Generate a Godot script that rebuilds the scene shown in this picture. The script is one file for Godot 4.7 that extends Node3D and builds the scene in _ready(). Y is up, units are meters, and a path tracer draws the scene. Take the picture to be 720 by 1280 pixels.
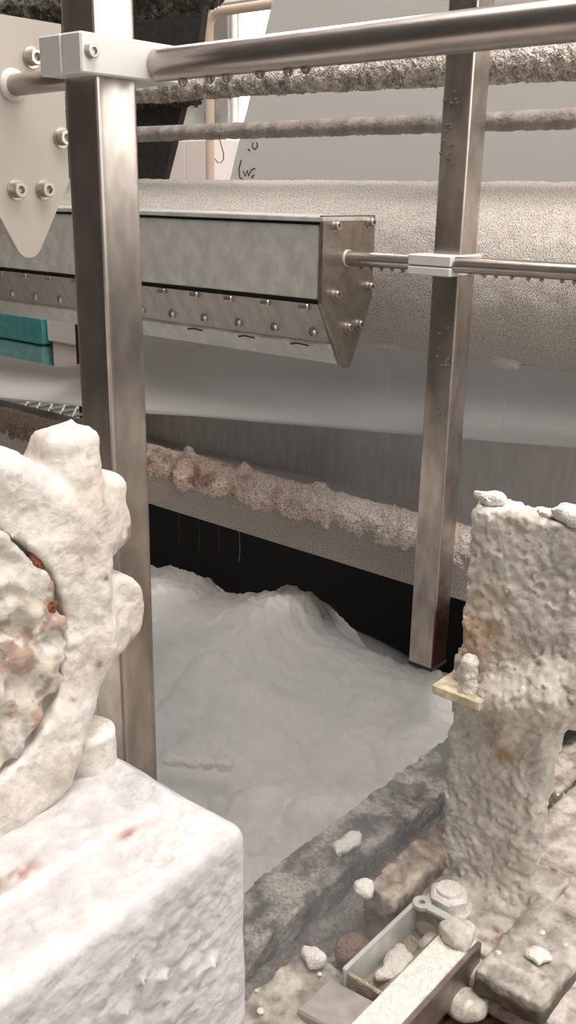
extends Node3D

var nz := FastNoiseLite.new()      # lumpy fractal noise, read at several scales
var nc := FastNoiseLite.new()      # cells, for flakes and clots
var rng := RandomNumberGenerator.new()
var taken := {}
var M := {}

# ---------------------------------------------------------------- naming
func numbered(called: String) -> String:
	var k: int = taken.get(called, -1) + 1
	taken[called] = k
	return called if k == 0 else "%s_%03d" % [called, k]

func tag(o: Node3D, label := "", category := "", group := "", kind := "") -> Node3D:
	if label != "": o.set_meta("label", label)
	if category != "": o.set_meta("category", category)
	if group != "": o.set_meta("group", group)
	if kind != "": o.set_meta("kind", kind)
	return o

func thing(called: String, label: String, category: String, at := Vector3.ZERO, group := "") -> Node3D:
	var o := Node3D.new()
	o.name = numbered(called)
	o.position = at
	add_child(o, true)
	tag(o, label, category, group)
	return o

# one named mesh; mesh data is in world metres, moved back by the parent's base
func obj(called: String, mesh: Mesh, m: Material, parent: Node3D = null) -> MeshInstance3D:
	var o := MeshInstance3D.new()
	o.mesh = mesh
	o.material_override = m
	if parent == null:
		o.name = numbered(called)
		add_child(o, true)
	else:
		o.name = called
		var off := Vector3.ZERO
		var p: Node = parent
		while p is Node3D and p != self:
			off += (p as Node3D).position
			p = p.get_parent()
		o.position = -off
		parent.add_child(o, true)
	return o

func struct(called: String, mesh: Mesh, m: Material, label := "", category := "") -> MeshInstance3D:
	var o := obj(called, mesh, m)
	tag(o, label, category, "", "structure")
	return o

# ---------------------------------------------------------------- hard shapes
func begin() -> SurfaceTool:
	var st := SurfaceTool.new()
	st.begin(Mesh.PRIMITIVE_TRIANGLES)
	return st

func done(st: SurfaceTool) -> ArrayMesh:
	st.generate_normals()
	return st.commit()

func tri(st: SurfaceTool, a: Vector3, b: Vector3, c: Vector3, out: Vector3) -> void:
	if (b - a).cross(c - a).dot(out) > 0.0:
		var t := b
		b = c
		c = t
	st.add_vertex(a)
	st.add_vertex(b)
	st.add_vertex(c)

func quad(st: SurfaceTool, a: Vector3, b: Vector3, c: Vector3, d: Vector3, out: Vector3) -> void:
	tri(st, a, b, c, out)
	tri(st, a, c, d, out)

# chamfered box from two corners
func bx(st: SurfaceTool, lo: Vector3, hi: Vector3, ch := 0.002, xf := Transform3D()) -> void:
	st.set_smooth_group(-1)
	var c := (lo + hi) * 0.5
	var h := (hi - lo) * 0.5
	ch = minf(ch, minf(h.x, minf(h.y, h.z)) * 0.8)
	var o := xf * c
	for ax in 3:
		var u := (ax + 1) % 3
		var v := (ax + 2) % 3
		for s in [-1.0, 1.0]:
			var q := []
			for k in [[-1, -1], [1, -1], [1, 1], [-1, 1]]:
				var p := Vector3.ZERO
				p[ax] = s * h[ax]
				p[u] = k[0] * (h[u] - ch)
				p[v] = k[1] * (h[v] - ch)
				q.append(xf * (c + p))
			quad(st, q[0], q[1], q[2], q[3], (q[0] + q[2]) * 0.5 - o)
		for su in [-1.0, 1.0]:
			for sv in [-1.0, 1.0]:
				var q := []
				for k in [[0, -1], [0, 1], [1, 1], [1, -1]]:
					var p := Vector3.ZERO
					p[ax] = k[1] * (h[ax] - ch)
					p[u] = su * (h[u] - (ch if k[0] == 0 else 0.0))
					p[v] = sv * (h[v] - (0.0 if k[0] == 0 else ch))
					q.append(xf * (c + p))
				quad(st, q[0], q[1], q[2], q[3], (q[0] + q[2]) * 0.5 - o)
	for sx in [-1.0, 1.0]:
		for sy in [-1.0, 1.0]:
			for sz in [-1.0, 1.0]:
				var s := Vector3(sx, sy, sz)
				var q := []
				for ax in 3:
					var p := s * (h - Vector3.ONE * ch)
					p[ax] = s[ax] * h[ax]
					q.append(xf * (c + p))
				tri(st, q[0], q[1], q[2], q[0] - o)

func box(lo: Vector3, hi: Vector3, ch := 0.002) -> ArrayMesh:
	var st := begin()
	bx(st, lo, hi, ch)
	return done(st)

func frame_of(dir: Vector3) -> Basis:
	var y := dir.normalized()
	var x := y.cross(Vector3.FORWARD if absf(y.z) < 0.9 else Vector3.RIGHT).normalized()
	return Basis(x, y, x.cross(y))

# revolve a profile of (radius, height) round dir
func lathe(st: SurfaceTool, at: Vector3, dir: Vector3, prof: Array, n := 18, smooth := false) -> void:
	var b := frame_of(dir)
	for i in prof.size() - 1:
		var p: Vector2 = prof[i]
		var q: Vector2 = prof[i + 1]
		st.set_smooth_group(1 if smooth else i + 1)
		var nrm := Vector2(q.y - p.y, p.x - q.x)
		for k in n:
			var a0 := TAU * k / n
			var a1 := TAU * (k + 1) / n
			var d0 := b.x * cos(a0) + b.z * sin(a0)
			var d1 := b.x * cos(a1) + b.z * sin(a1)
			var out := (d0 + d1) * 0.5 * nrm.x + b.y * nrm.y
			var v0 := at + d0 * p.x + b.y * p.y
			var v1 := at + d1 * p.x + b.y * p.y
			var v2 := at + d1 * q.x + b.y * q.y
			var v3 := at + d0 * q.x + b.y * q.y
			if p.x > 1e-6: tri(st, v0, v1, v2, out)
			if q.x > 1e-6: tri(st, v0, v2, v3, out)

func tube(st: SurfaceTool, a: Vector3, b: Vector3, r: float, n := 20) -> void:
	var l := a.distance_to(b)
	lathe(st, a, b - a, [Vector2(0, 0), Vector2(r * 0.93, 0), Vector2(r, r * 0.07), Vector2(r, l - r * 0.07), Vector2(r * 0.93, l), Vector2(0, l)], n)

func rod(a: Vector3, b: Vector3, r: float, n := 24) -> ArrayMesh:
	var st := begin()
	tube(st, a, b, r, n)
	return done(st)

# a bent round bar through points
func wire(pts: Array, r: float, n := 8) -> ArrayMesh:
	var st := begin()
	st.set_smooth_group(1)
	var rings := []
	for i in pts.size():
		var d: Vector3 = (pts[mini(i + 1, pts.size() - 1)] - pts[maxi(i - 1, 0)]).normalized()
		var b := frame_of(d)
		var ring := []
		for k in n:
			ring.append(pts[i] + (b.x * cos(TAU * k / n) + b.z * sin(TAU * k / n)) * r)
		rings.append(ring)
	for i in pts.size() - 1:
		var best := 0
		var bd := 1e9
		for s in n:
			var d: float = rings[i][0].distance_squared_to(rings[i + 1][s])
			if d < bd:
				bd = d
				best = s
		var flip: bool = rings[i][1].distance_squared_to(rings[i + 1][(best + 1) % n]) > rings[i][1].distance_squared_to(rings[i + 1][(best - 1 + n) % n])
		for k in n:
			var s := -1 if flip else 1
			var j0: int = posmod(best + s * k, n)
			var j1: int = posmod(best + s * (k + 1), n)
			quad(st, rings[i][k], rings[i][(k + 1) % n], rings[i + 1][j1], rings[i + 1][j0], (rings[i][k] + rings[i][(k + 1) % n]) * 0.5 - pts[i])
	return done(st)

# a polygon given as (z, y), stretched along x
func prism_x(st: SurfaceTool, poly: PackedVector2Array, x0: float, x1: float) -> void:
	st.set_smooth_group(-1)
	var ix := Geometry2D.triangulate_polygon(poly)
	for k in range(0, ix.size(), 3):
		for e in [[x0, Vector3.LEFT], [x1, Vector3.RIGHT]]:
			tri(st, Vector3(e[0], poly[ix[k]].y, poly[ix[k]].x), Vector3(e[0], poly[ix[k + 1]].y, poly[ix[k + 1]].x), Vector3(e[0], poly[ix[k + 2]].y, poly[ix[k + 2]].x), e[1])
	var cw := Geometry2D.is_polygon_clockwise(poly)
	for k in poly.size():
		var a := poly[k]
		var b := poly[(k + 1) % poly.size()]
		var n2 := Vector2(b.y - a.y, a.x - b.x)
		if cw: n2 = -n2
		quad(st, Vector3(x0, a.y, a.x), Vector3(x0, b.y, b.x), Vector3(x1, b.y, b.x), Vector3(x1, a.y, a.x), Vector3(0, n2.y, n2.x))

# a smooth grid surface; fn(u, v) -> point, tint(point) -> linear colour
func sheet(nu: int, nv: int, fn: Callable, tint = null, flip := false) -> ArrayMesh:
	var st := begin()
	st.set_smooth_group(1)
	for j in nv + 1:
		for i in nu + 1:
			var p: Vector3 = fn.call(float(i) / nu, float(j) / nv)
			if tint != null: st.set_color(tint.call(p))
			st.add_vertex(p)
	for j in nv:
		for i in nu:
			var a := j * (nu + 1) + i
			var q := [a, a + 1, a + nu + 2, a, a + nu + 2, a + nu + 1]
			if flip: q = [a, a + nu + 2, a + 1, a, a + nu + 1, a + nu + 2]
			for k in q: st.add_index(k)
	return done(st)

# ---------------------------------------------------------------- crusted, lumpy shapes: surface nets of a distance field
func nets(lo: Vector3, hi: Vector3, h: float, f: Callable, slack := 0.0, tint = null) -> ArrayMesh:
	var B := 5
	var nx := int(ceil((hi.x - lo.x) / h / B)) * B
	var ny := int(ceil((hi.y - lo.y) / h / B)) * B
	var nzz := int(ceil((hi.z - lo.z) / h / B)) * B
	var v := PackedFloat32Array()
	v.resize(nx * ny * nzz)
	v.fill(1.0)
	var cx := nx / B
	var cy := ny / B
	var cz := nzz / B
	var active := PackedByteArray()
	active.resize(cx * cy * cz)
	for bz in cz:
		for by in cy:
			for bxx in cx:
				var c := lo + Vector3(bxx * B + 2, by * B + 2, bz * B + 2) * h
				var d: float = f.call(c)
				var far := absf(d) > 4.6 * h + slack
				if not far: active[(bz * cy + by) * cx + bxx] = 1
				if far and d > 0.0: continue
				for k in B:
					for j in B:
						var row := ((bz * B + k) * ny + by * B + j) * nx + bxx * B
						for i in B:
							v[row + i] = -1.0 if far else f.call(lo + Vector3(bxx * B + i, by * B + j, bz * B + k) * h)
	var id := PackedInt32Array()
	id.resize(nx * ny * nzz)
	id.fill(-1)
	var st := begin()
	st.set_smooth_group(1)
	var count := 0
	var off := [0, 1, nx, nx + 1, nx * ny, nx * ny + 1, nx * ny + nx, nx * ny + nx + 1]
	var edges := [[0, 1], [2, 3], [4, 5], [6, 7], [0, 2], [1, 3], [4, 6], [5, 7], [0, 4], [1, 5], [2, 6], [3, 7]]
	var cells := PackedInt32Array()
	for bz in cz:
		for by in cy:
			for bxx in cx:
				var any := false
				for dz in 2:
					for dy in 2:
						for dx in 2:
							if bxx + dx < cx and by + dy < cy and bz + dz < cz and active[((bz + dz) * cy + by + dy) * cx + bxx + dx]: any = true
				if not any: continue
				for k in range(bz * B, mini(bz * B + B, nzz - 1)):
					for j in range(by * B, mini(by * B + B, ny - 1)):
						for i in range(bxx * B, mini(bxx * B + B, nx - 1)):
							var base := (k * ny + j) * nx + i
							var neg := 0
							for q in 8:
								if v[base + off[q]] < 0.0: neg += 1
							if neg == 0 or neg == 8: continue
							var sum := Vector3.ZERO
							var n := 0
							for e in edges:
								var a: float = v[base + off[e[0]]]
								var b: float = v[base + off[e[1]]]
								if (a < 0.0) == (b < 0.0): continue
								var t := a / (a - b)
								var pa := Vector3(e[0] & 1, (e[0] >> 1) & 1, e[0] >> 2)
								var pb := Vector3(e[1] & 1, (e[1] >> 1) & 1, e[1] >> 2)
								sum += pa.lerp(pb, t)
								n += 1
							var p := lo + (Vector3(i, j, k) + sum / n) * h
							if tint != null: st.set_color(tint.call(p))
							st.add_vertex(p)
							id[base] = count
							count += 1
							cells.append(base)
	var step := [1, nx, nx * ny]
	for base in cells:
		var a0: bool = v[base] < 0.0
		for ax in 3:
			if (v[base + step[ax]] < 0.0) == a0: continue
			var s1: int = step[(ax + 1) % 3]
			var s2: int = step[(ax + 2) % 3]
			if base - s1 - s2 < 0: continue
			var q := [id[base], id[base - s1], id[base - s1 - s2], id[base - s2]]
			if q[1] < 0 or q[2] < 0 or q[3] < 0: continue
			var o := [0, 2, 1, 0, 3, 2] if a0 else [0, 1, 2, 0, 2, 3]
			for k in o: st.add_index(q[k])
	return done(st)

func sd_box(p: Vector3, lo: Vector3, hi: Vector3, r := 0.0) -> float:
	var q := (p - (lo + hi) * 0.5).abs() - (hi - lo) * 0.5 + Vector3.ONE * r
	return q.max(Vector3.ZERO).length() + minf(maxf(q.x, maxf(q.y, q.z)), 0.0) - r

func sd_cap(p: Vector3, a: Vector3, b: Vector3, r: float, r2 := -1.0) -> float:
	var ab := b - a
	var t := clampf((p - a).dot(ab) / ab.length_squared(), 0.0, 1.0)
	return p.distance_to(a + ab * t) - (r if r2 < 0.0 else lerpf(r, r2, t))

func sd_cyl_x(p: Vector3, c: Vector3, r: float, hx: float) -> float:
	var d := Vector2(Vector2(p.y - c.y, p.z - c.z).length() - r, absf(p.x - c.x) - hx)
	return minf(maxf(d.x, d.y), 0.0) + d.max(Vector2.ZERO).length()

func smin(a: float, b: float, k: float) -> float:
	var h := maxf(k - absf(a - b), 0.0) / k
	return minf(a, b) - h * h * k * 0.25

func nf(p: Vector3, k: float) -> float:      # fractal noise, k features per metre
	return nz.get_noise_3dv(p * k)

func lin(r: int, g: int, b: int) -> Color:
	return Color8(r, g, b).srgb_to_linear()

# lumps that stick to things: a small clot of pulp
func clot(at: Vector3, r: float, squash := Vector3.ONE, seed_at := 0.0, h := 0.0) -> ArrayMesh:
	var e := Vector3.ONE * r * 1.7 * maxf(squash.x, maxf(squash.y, squash.z))
	var f := func(p: Vector3) -> float:
		var q := (p - at) / squash
		return (q.length() - r) * minf(squash.x, minf(squash.y, squash.z)) + nf(p + Vector3.ONE * seed_at, 0.5 / r) * r * 0.36
	return nets(at - e, at + e, h if h > 0.0 else r / 6.0, f, r * 0.6)

# ---------------------------------------------------------------- materials
func noise_tex(freq: float, lo: Color, hi: Color, octaves := 4, cells := false, a := 0.25, b := 0.75, seed_at := 1) -> NoiseTexture2D:
	var n := FastNoiseLite.new()
	n.seed = seed_at
	n.noise_type = FastNoiseLite.TYPE_CELLULAR if cells else FastNoiseLite.TYPE_SIMPLEX_SMOOTH
	n.frequency = freq
	n.fractal_type = FastNoiseLite.FRACTAL_FBM
	n.fractal_octaves = octaves
	var g := Gradient.new()
	g.offsets = PackedFloat32Array([a, b])
	g.colors = PackedColorArray([lo, hi])
	var t := NoiseTexture2D.new()
	t.width = 512
	t.height = 512
	t.seamless = true
	t.noise = n
	t.color_ramp = g
	return t

func mat(called: String, c: Color, rough: float, metal := 0.0, tex: Texture2D = null, scale := Vector3.ONE * 4.0, bump: Texture2D = null, height := 0.1, vertex := false) -> StandardMaterial3D:
	var m := StandardMaterial3D.new()
	m.resource_name = called
	m.albedo_color = c
	m.roughness = rough
	m.metallic = metal
	m.vertex_color_use_as_albedo = vertex
	if tex or bump:
		m.uv1_triplanar = true
		m.uv1_world_triplanar = true
		m.uv1_scale = scale
	if tex: m.albedo_texture = tex
	if bump:
		m.heightmap_enabled = true
		m.heightmap_texture = bump
		m.heightmap_scale = height
	M[called] = m
	return m

func materials() -> void:
	var grey := Color(0.75, 0.74, 0.73)
	var grain := noise_tex(0.03, Color(0.92, 0.915, 0.91), Color.WHITE)
	var blotch := noise_tex(0.012, Color(0.82, 0.81, 0.79), Color.WHITE, 5, false, 0.3, 0.7, 3)
	var specks := noise_tex(0.09, Color(0.62, 0.6, 0.58), Color.WHITE, 3, false, 0.28, 0.5, 5)
	var relief := noise_tex(0.05, Color.BLACK, Color.WHITE, 4, false, 0.2, 0.8, 7)
	var fine := noise_tex(0.11, Color.BLACK, Color.WHITE, 3, false, 0.2, 0.8, 9)
	var smear := noise_tex(0.02, Color(0.9, 0.89, 0.885), Color.WHITE, 4, false, 0.2, 0.8, 11)
	mat("steel", Color8(182, 175, 169), 0.3, 0.9, smear, Vector3(1.0, 5, 5))
	mat("steel_post", Color8(204, 198, 193), 0.25, 0.9, smear, Vector3(2.5, 1.2, 2.5), null, 0.0, true)
	mat("steel_dull", Color8(168, 162, 156), 0.42, 0.4, smear, Vector3(3, 2, 3))
	mat("steel_panel", Color8(196, 196, 190), 0.38, 0.2, smear, Vector3(2, 1.5, 2))
	mat("steel_dark", Color8(150, 140, 130), 0.38, 0.8, smear, Vector3(3, 3, 3))
	mat("bolt_steel", Color8(190, 182, 174), 0.3, 0.9)
	mat("gasket", Color8(24, 22, 20), 0.8)
	mat("clamp", Color8(208, 205, 201), 0.5, 0.15)
	mat("plate", Color8(172, 163, 152), 0.5, 0.25)
	mat("roll", Color8(218, 210, 202), 0.7, 0.0, specks, Vector3.ONE * 5.0, fine, 0.14)
	mat("fuzz", Color8(158, 150, 142), 0.9, 0.0, specks, Vector3.ONE * 4.0, fine, 0.3, true)
	mat("bar", Color8(140, 131, 124), 0.8, 0.0, blotch, Vector3.ONE * 5.0, fine, 0.15)
	var felt := mat("felt", Color8(124, 121, 117), 0.85)
	felt.backlight_enabled = true
	felt.backlight = Color(0.9, 0.885, 0.86)
	mat("web", Color8(216, 214, 211), 0.55)
	mat("pan", Color8(190, 182, 176), 0.22, 0.0, smear, Vector3(3, 0.6, 2))
	mat("beam", Color8(188, 179, 170), 0.75, 0.0, specks, Vector3.ONE * 6.0, fine, 0.2)
	mat("crust", Color8(255, 255, 255), 0.85, 0.0, specks, Vector3.ONE * 3.0, fine, 0.3, true)
	mat("pulp", Color8(255, 255, 255), 0.6, 0.0, grain, Vector3.ONE * 5.0, relief, 0.05, true)
	mat("pulp_white", Color8(226, 220, 212), 0.6, 0.0, grain, Vector3.ONE * 5.0, fine, 0.15)
	mat("pulp_cream", Color8(222, 215, 203), 0.6, 0.0, blotch, Vector3.ONE * 9.0, fine, 0.15)
	mat("froth", Color8(232, 229, 224), 0.75, 0.0, grain, Vector3.ONE * 2.0, relief, 0.06)
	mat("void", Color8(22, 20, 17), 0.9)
	mat("frame_dark", Color8(52, 49, 45), 0.75, 0.1, blotch, Vector3.ONE * 4.0, fine, 0.2)
	mat("deck", Color8(255, 255, 255), 0.6, 0.0, blotch, Vector3.ONE * 3.2, relief, 0.12, true)
	mat("mould", Color8(255, 255, 255), 0.7, 0.0, specks, Vector3.ONE * 2.5, relief, 0.2, true)
	mat("rock", Color8(38, 36, 34), 0.5, 0.0, specks, Vector3.ONE * 5.0, relief, 0.4)
	mat("block", Color8(255, 255, 255), 0.35, 0.0, grain, Vector3.ONE * 2.0, relief, 0.12, true)
	mat("teal", Color8(70, 150, 148), 0.5, 0.0, grain, Vector3.ONE)
	mat("teal_pale", Color8(120, 178, 176), 0.5, 0.0, grain, Vector3.ONE)
	mat("white_paint", Color8(226, 220, 216), 0.6)
	mat("pink_paint", Color8(236, 222, 217), 0.6)
	mat("pipe_paint", Color8(206, 184, 164), 0.6)
	mat("wall", Color8(190, 187, 182), 0.8, 0.0, blotch, Vector3.ONE * 0.3)
	mat("ceiling", Color8(170, 168, 165), 0.8)
	mat("concrete", Color8(140, 135, 129), 0.8, 0.0, blotch, Vector3.ONE, relief, 0.3)
	mat("ink", Color8(48, 45, 44), 0.8)
	mat("wire_metal", Color8(176, 176, 172), 0.4, 0.7)
	mat("rust", Color8(126, 70, 48), 0.85, 0.0, specks, Vector3.ONE * 6.0, relief, 0.3)
	mat("brown_pulp", Color8(128, 106, 92), 0.8, 0.0, specks, Vector3.ONE * 5.0, relief, 0.2)
	mat("yellowed", Color8(226, 212, 184), 0.55, 0.0, blotch, Vector3.ONE * 6.0, grain, 0.1)
	mat("amber_tray", Color8(176, 163, 138), 0.35, 0.2, blotch, Vector3.ONE * 6.0, relief, 0.15)
	var strand := mat("strand", Color8(205, 203, 198), 0.4)
	strand.transparency = BaseMaterial3D.TRANSPARENCY_DISABLED
	var water := mat("water", Color(0.62, 0.6, 0.58, 0.25), 0.05)
	water.refraction_enabled = true
	water.refraction_scale = 0.033
	var glass := mat("glass", Color(0.95, 0.97, 0.96, 0.06), 0.03)
	glass.transparency = BaseMaterial3D.TRANSPARENCY_ALPHA
	var lamp := mat("lamp_face", Color8(250, 248, 244), 0.5)
	lamp.emission_enabled = true
	lamp.emission = Color(1, 0.98, 0.95)
	lamp.emission_energy_multiplier = 2.0

func prism_z(st: SurfaceTool, poly: PackedVector2Array, z0: float, z1: float) -> void:
	st.set_smooth_group(-1)
	var ix := Geometry2D.triangulate_polygon(poly)
	for k in range(0, ix.size(), 3):
		for e in [[z0, Vector3.FORWARD], [z1, Vector3.BACK]]:
			tri(st, Vector3(poly[ix[k]].x, poly[ix[k]].y, e[0]), Vector3(poly[ix[k + 1]].x, poly[ix[k + 1]].y, e[0]), Vector3(poly[ix[k + 2]].x, poly[ix[k + 2]].y, e[0]), e[1])
	var cw := Geometry2D.is_polygon_clockwise(poly)
	for k in poly.size():
		var a := poly[k]
		var b := poly[(k + 1) % poly.size()]
		var n2 := Vector2(b.y - a.y, a.x - b.x)
		if cw: n2 = -n2
		quad(st, Vector3(a.x, a.y, z0), Vector3(b.x, b.y, z0), Vector3(b.x, b.y, z1), Vector3(a.x, a.y, z1), Vector3(n2.x, n2.y, 0))

# socket-head screw, base at the origin, pointing along +y
func socket_screw(r: float, h: float) -> ArrayMesh:
	var st := begin()
	lathe(st, Vector3.ZERO, Vector3.UP, [Vector2(r * 1.35, 0), Vector2(r * 1.35, h * 0.12), Vector2(r, h * 0.12), Vector2(r, h * 0.9), Vector2(r * 0.9, h), Vector2(r * 0.52, h), Vector2(r * 0.48, h * 0.5), Vector2(0, h * 0.45)], 18)
	return done(st)

func dome_screw(r: float, h: float) -> ArrayMesh:
	var st := begin()
	lathe(st, Vector3.ZERO, Vector3.UP, [Vector2(r, 0), Vector2(r * 0.96, h * 0.4), Vector2(r * 0.75, h * 0.8), Vector2(r * 0.45, h), Vector2(r * 0.4, h * 0.6), Vector2(0, h * 0.55)], 14)
	return done(st)

func screw(parent: Node3D, mesh: Mesh, at: Vector3, dir: Vector3, called := "bolt", m: Material = null) -> MeshInstance3D:
	var o := obj(called, mesh, m if m else M.bolt_steel, parent)
	o.transform = Transform3D(frame_of(dir), o.position + at)
	return o

# square tube with rounded corners, its stains kept in the vertex colours
func post_mesh(x0: float, x1: float, z0: float, z1: float, y0: float, y1: float, r: float, tint: Callable) -> ArrayMesh:
	var ring := []
	for c in [[x1 - r, z1 - r, 0.0], [x0 + r, z1 - r, 0.25], [x0 + r, z0 + r, 0.5], [x1 - r, z0 + r, 0.75]]:
		for k in 6:
			var a: float = TAU * (c[2] + 0.25 * k / 5.0)
			ring.append(Vector2(c[0] + cos(a) * r, c[1] + sin(a) * r))
	ring.append(ring[0])
	# extra points along the flats carry the stains
	var path := []
	for k in ring.size() - 1:
		var n := 7 if ring[k].distance_to(ring[k + 1]) > 0.01 else 1
		for j in n: path.append(ring[k].lerp(ring[k + 1], float(j) / n))
	path.append(ring[0])
	var fn := func(u: float, v: float) -> Vector3:
		var p: Vector2 = path[int(round(u * (path.size() - 1)))]
		return Vector3(p.x, lerpf(y0, y1, v), p.y)
	return sheet(path.size() - 1, int((y1 - y0) / 0.01), fn, tint, false)

func drops(parent: Node3D, pts: Array, r: float) -> void:
	var st := begin()
	lathe(st, Vector3.ZERO, Vector3.UP, [Vector2(0, -r * 1.1), Vector2(r * 0.55, -r * 0.9), Vector2(r * 0.95, -r * 0.35), Vector2(r * 1.0, r * 0.1), Vector2(r * 0.7, r * 0.6), Vector2(0, r * 0.8)], 12, true)
	var m := done(st)
	for p in pts:
		var o := obj("water_drop", m, M.water, parent)
		o.position += p

# ================================================================ scene
func _ready() -> void:
	rng.seed = 4
	nz.seed = 12
	nz.noise_type = FastNoiseLite.TYPE_SIMPLEX_SMOOTH
	nz.frequency = 1.0
	nz.fractal_type = FastNoiseLite.FRACTAL_FBM
	nz.fractal_octaves = 4
	nc.seed = 5
	nc.noise_type = FastNoiseLite.TYPE_CELLULAR
	nc.frequency = 1.0
	nc.fractal_type = FastNoiseLite.FRACTAL_NONE

	# camera
	var cam := Camera3D.new()
	cam.name = "camera"
	cam.fov = 55.748
	cam.near = 0.02
	cam.far = 100.0
	cam.transform = Transform3D(Basis(Vector3(0.762198, 0.015563, -0.647157), Vector3(-0.214426, 0.949344, -0.229713), Vector3(0.610799, 0.313854, 0.726925)).orthonormalized(), Vector3(0, 1.05, 0))
	add_child(cam)
	cam.current = true

	# overcast daylight outside the hall
	var env := Environment.new()
	var sky := Sky.new()
	var sm := ProceduralSkyMaterial.new()
	sm.sky_top_color = Color8(232, 231, 228)
	sm.sky_horizon_color = Color8(240, 240, 238)
	sm.ground_horizon_color = Color8(200, 196, 190)
	sm.ground_bottom_color = Color8(150, 146, 140)
	sm.sky_energy_multiplier = 1.7
	sm.ground_energy_multiplier = 1.2
	sky.sky_material = sm
	env.background_mode = Environment.BG_SKY
	env.sky = sky
	env.tonemap_mode = Environment.TONE_MAPPER_LINEAR
	env.tonemap_exposure = 1.32
	env.sdfgi_enabled = true
	env.ssao_enabled = true
	env.ssil_enabled = true
	env.volumetric_fog_enabled = true
	env.volumetric_fog_density = 0.0
	var we := WorldEnvironment.new()
	we.name = "environment"
	we.environment = env
	add_child(we)

	materials()
	hall_lamps()
	hall()
	pit()
	background()
	rolls()
	boxes()
	posts_and_rails()
	deck()
	column()
	bearing_housing()
	steam()

# lamps of the hall: glowing diffusers with an area light just under each
func hall_lamps() -> void:
	var spots := [[0.5, 4.9, -0.8, 1.2, 3.0, 20.0], [1.6, 4.9, -4.2, 1.2, 3.0, 9.0], [-2.4, 5.6, -1.0, 1.0, 3.0, 6.0], [-5.6, 5.6, -5.0, 1.0, 3.0, 16.0]]
	var words := ["over the tending side", "over the far end of the tending side", "over the rolls", "over the far drive side corner"]
	for k in spots.size():
		var s: Array = spots[k]
		var t := thing("ceiling_lamp", "long flat white ceiling lamp hung " + words[k], "lamp", Vector3(s[0], s[1], s[2]))
		obj("lamp_housing", box(Vector3(s[0] - s[3] / 2 - 0.03, s[1], s[2] - s[4] / 2 - 0.03), Vector3(s[0] + s[3] / 2 + 0.03, s[1] + 0.08, s[2] + s[4] / 2 + 0.03)), M.white_paint, t)
		obj("lamp_diffuser", box(Vector3(s[0] - s[3] / 2, s[1] - 0.012, s[2] - s[4] / 2), Vector3(s[0] + s[3] / 2, s[1], s[2] + s[4] / 2)), M.lamp_face, t)
		for e in [-1.2, 1.2]: obj("hanger", rod(Vector3(s[0], s[1] + 0.07, s[2] + e), Vector3(s[0], 6.5, s[2] + e), 0.008), M.steel_dull, t)
		var l := AreaLight3D.new()
		l.name = "area_light"
		l.area_size = Vector2(s[3], s[4])
		l.light_energy = s[5]
		l.light_color = Color(1.0, 0.972, 0.957)
		l.light_size = 0.5
		l.shadow_enabled = true
		l.area_range = 20.0
		l.area_attenuation = 2.0
		l.transform = Transform3D(Basis(Vector3.RIGHT, -PI / 2), Vector3(0, -0.03, 0))
		t.add_child(l)

# a wall in a plane of constant x or z with rectangular openings [a0, a1, y0, y1]
func wall_with(called: String, axis: int, at: float, thick: float, a0: float, a1: float, y0: float, y1: float, holes: Array) -> MeshInstance3D:
	var st := begin()
	var cuts := [a0, a1]
	for h in holes: cuts.append_array([h[0], h[1]])
	cuts.sort()
	for k in cuts.size() - 1:
		if cuts[k + 1] - cuts[k] < 0.001: continue
		var mid: float = (cuts[k] + cuts[k + 1]) * 0.5
		var ys := [y0]
		for h in holes:
			if mid > h[0] and mid < h[1]: ys.append_array([h[2], h[3]])
		ys.append(y1)
		for j in range(0, ys.size(), 2):
			if ys[j + 1] - ys[j] < 0.001: continue
			if axis == 0: bx(st, Vector3(at, ys[j], cuts[k]), Vector3(at + thick, ys[j + 1], cuts[k + 1]), 0.0005)
			else: bx(st, Vector3(cuts[k], ys[j], at), Vector3(cuts[k + 1], ys[j + 1], at + thick), 0.0005)
	return struct(called, done(st), M.wall)

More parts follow.
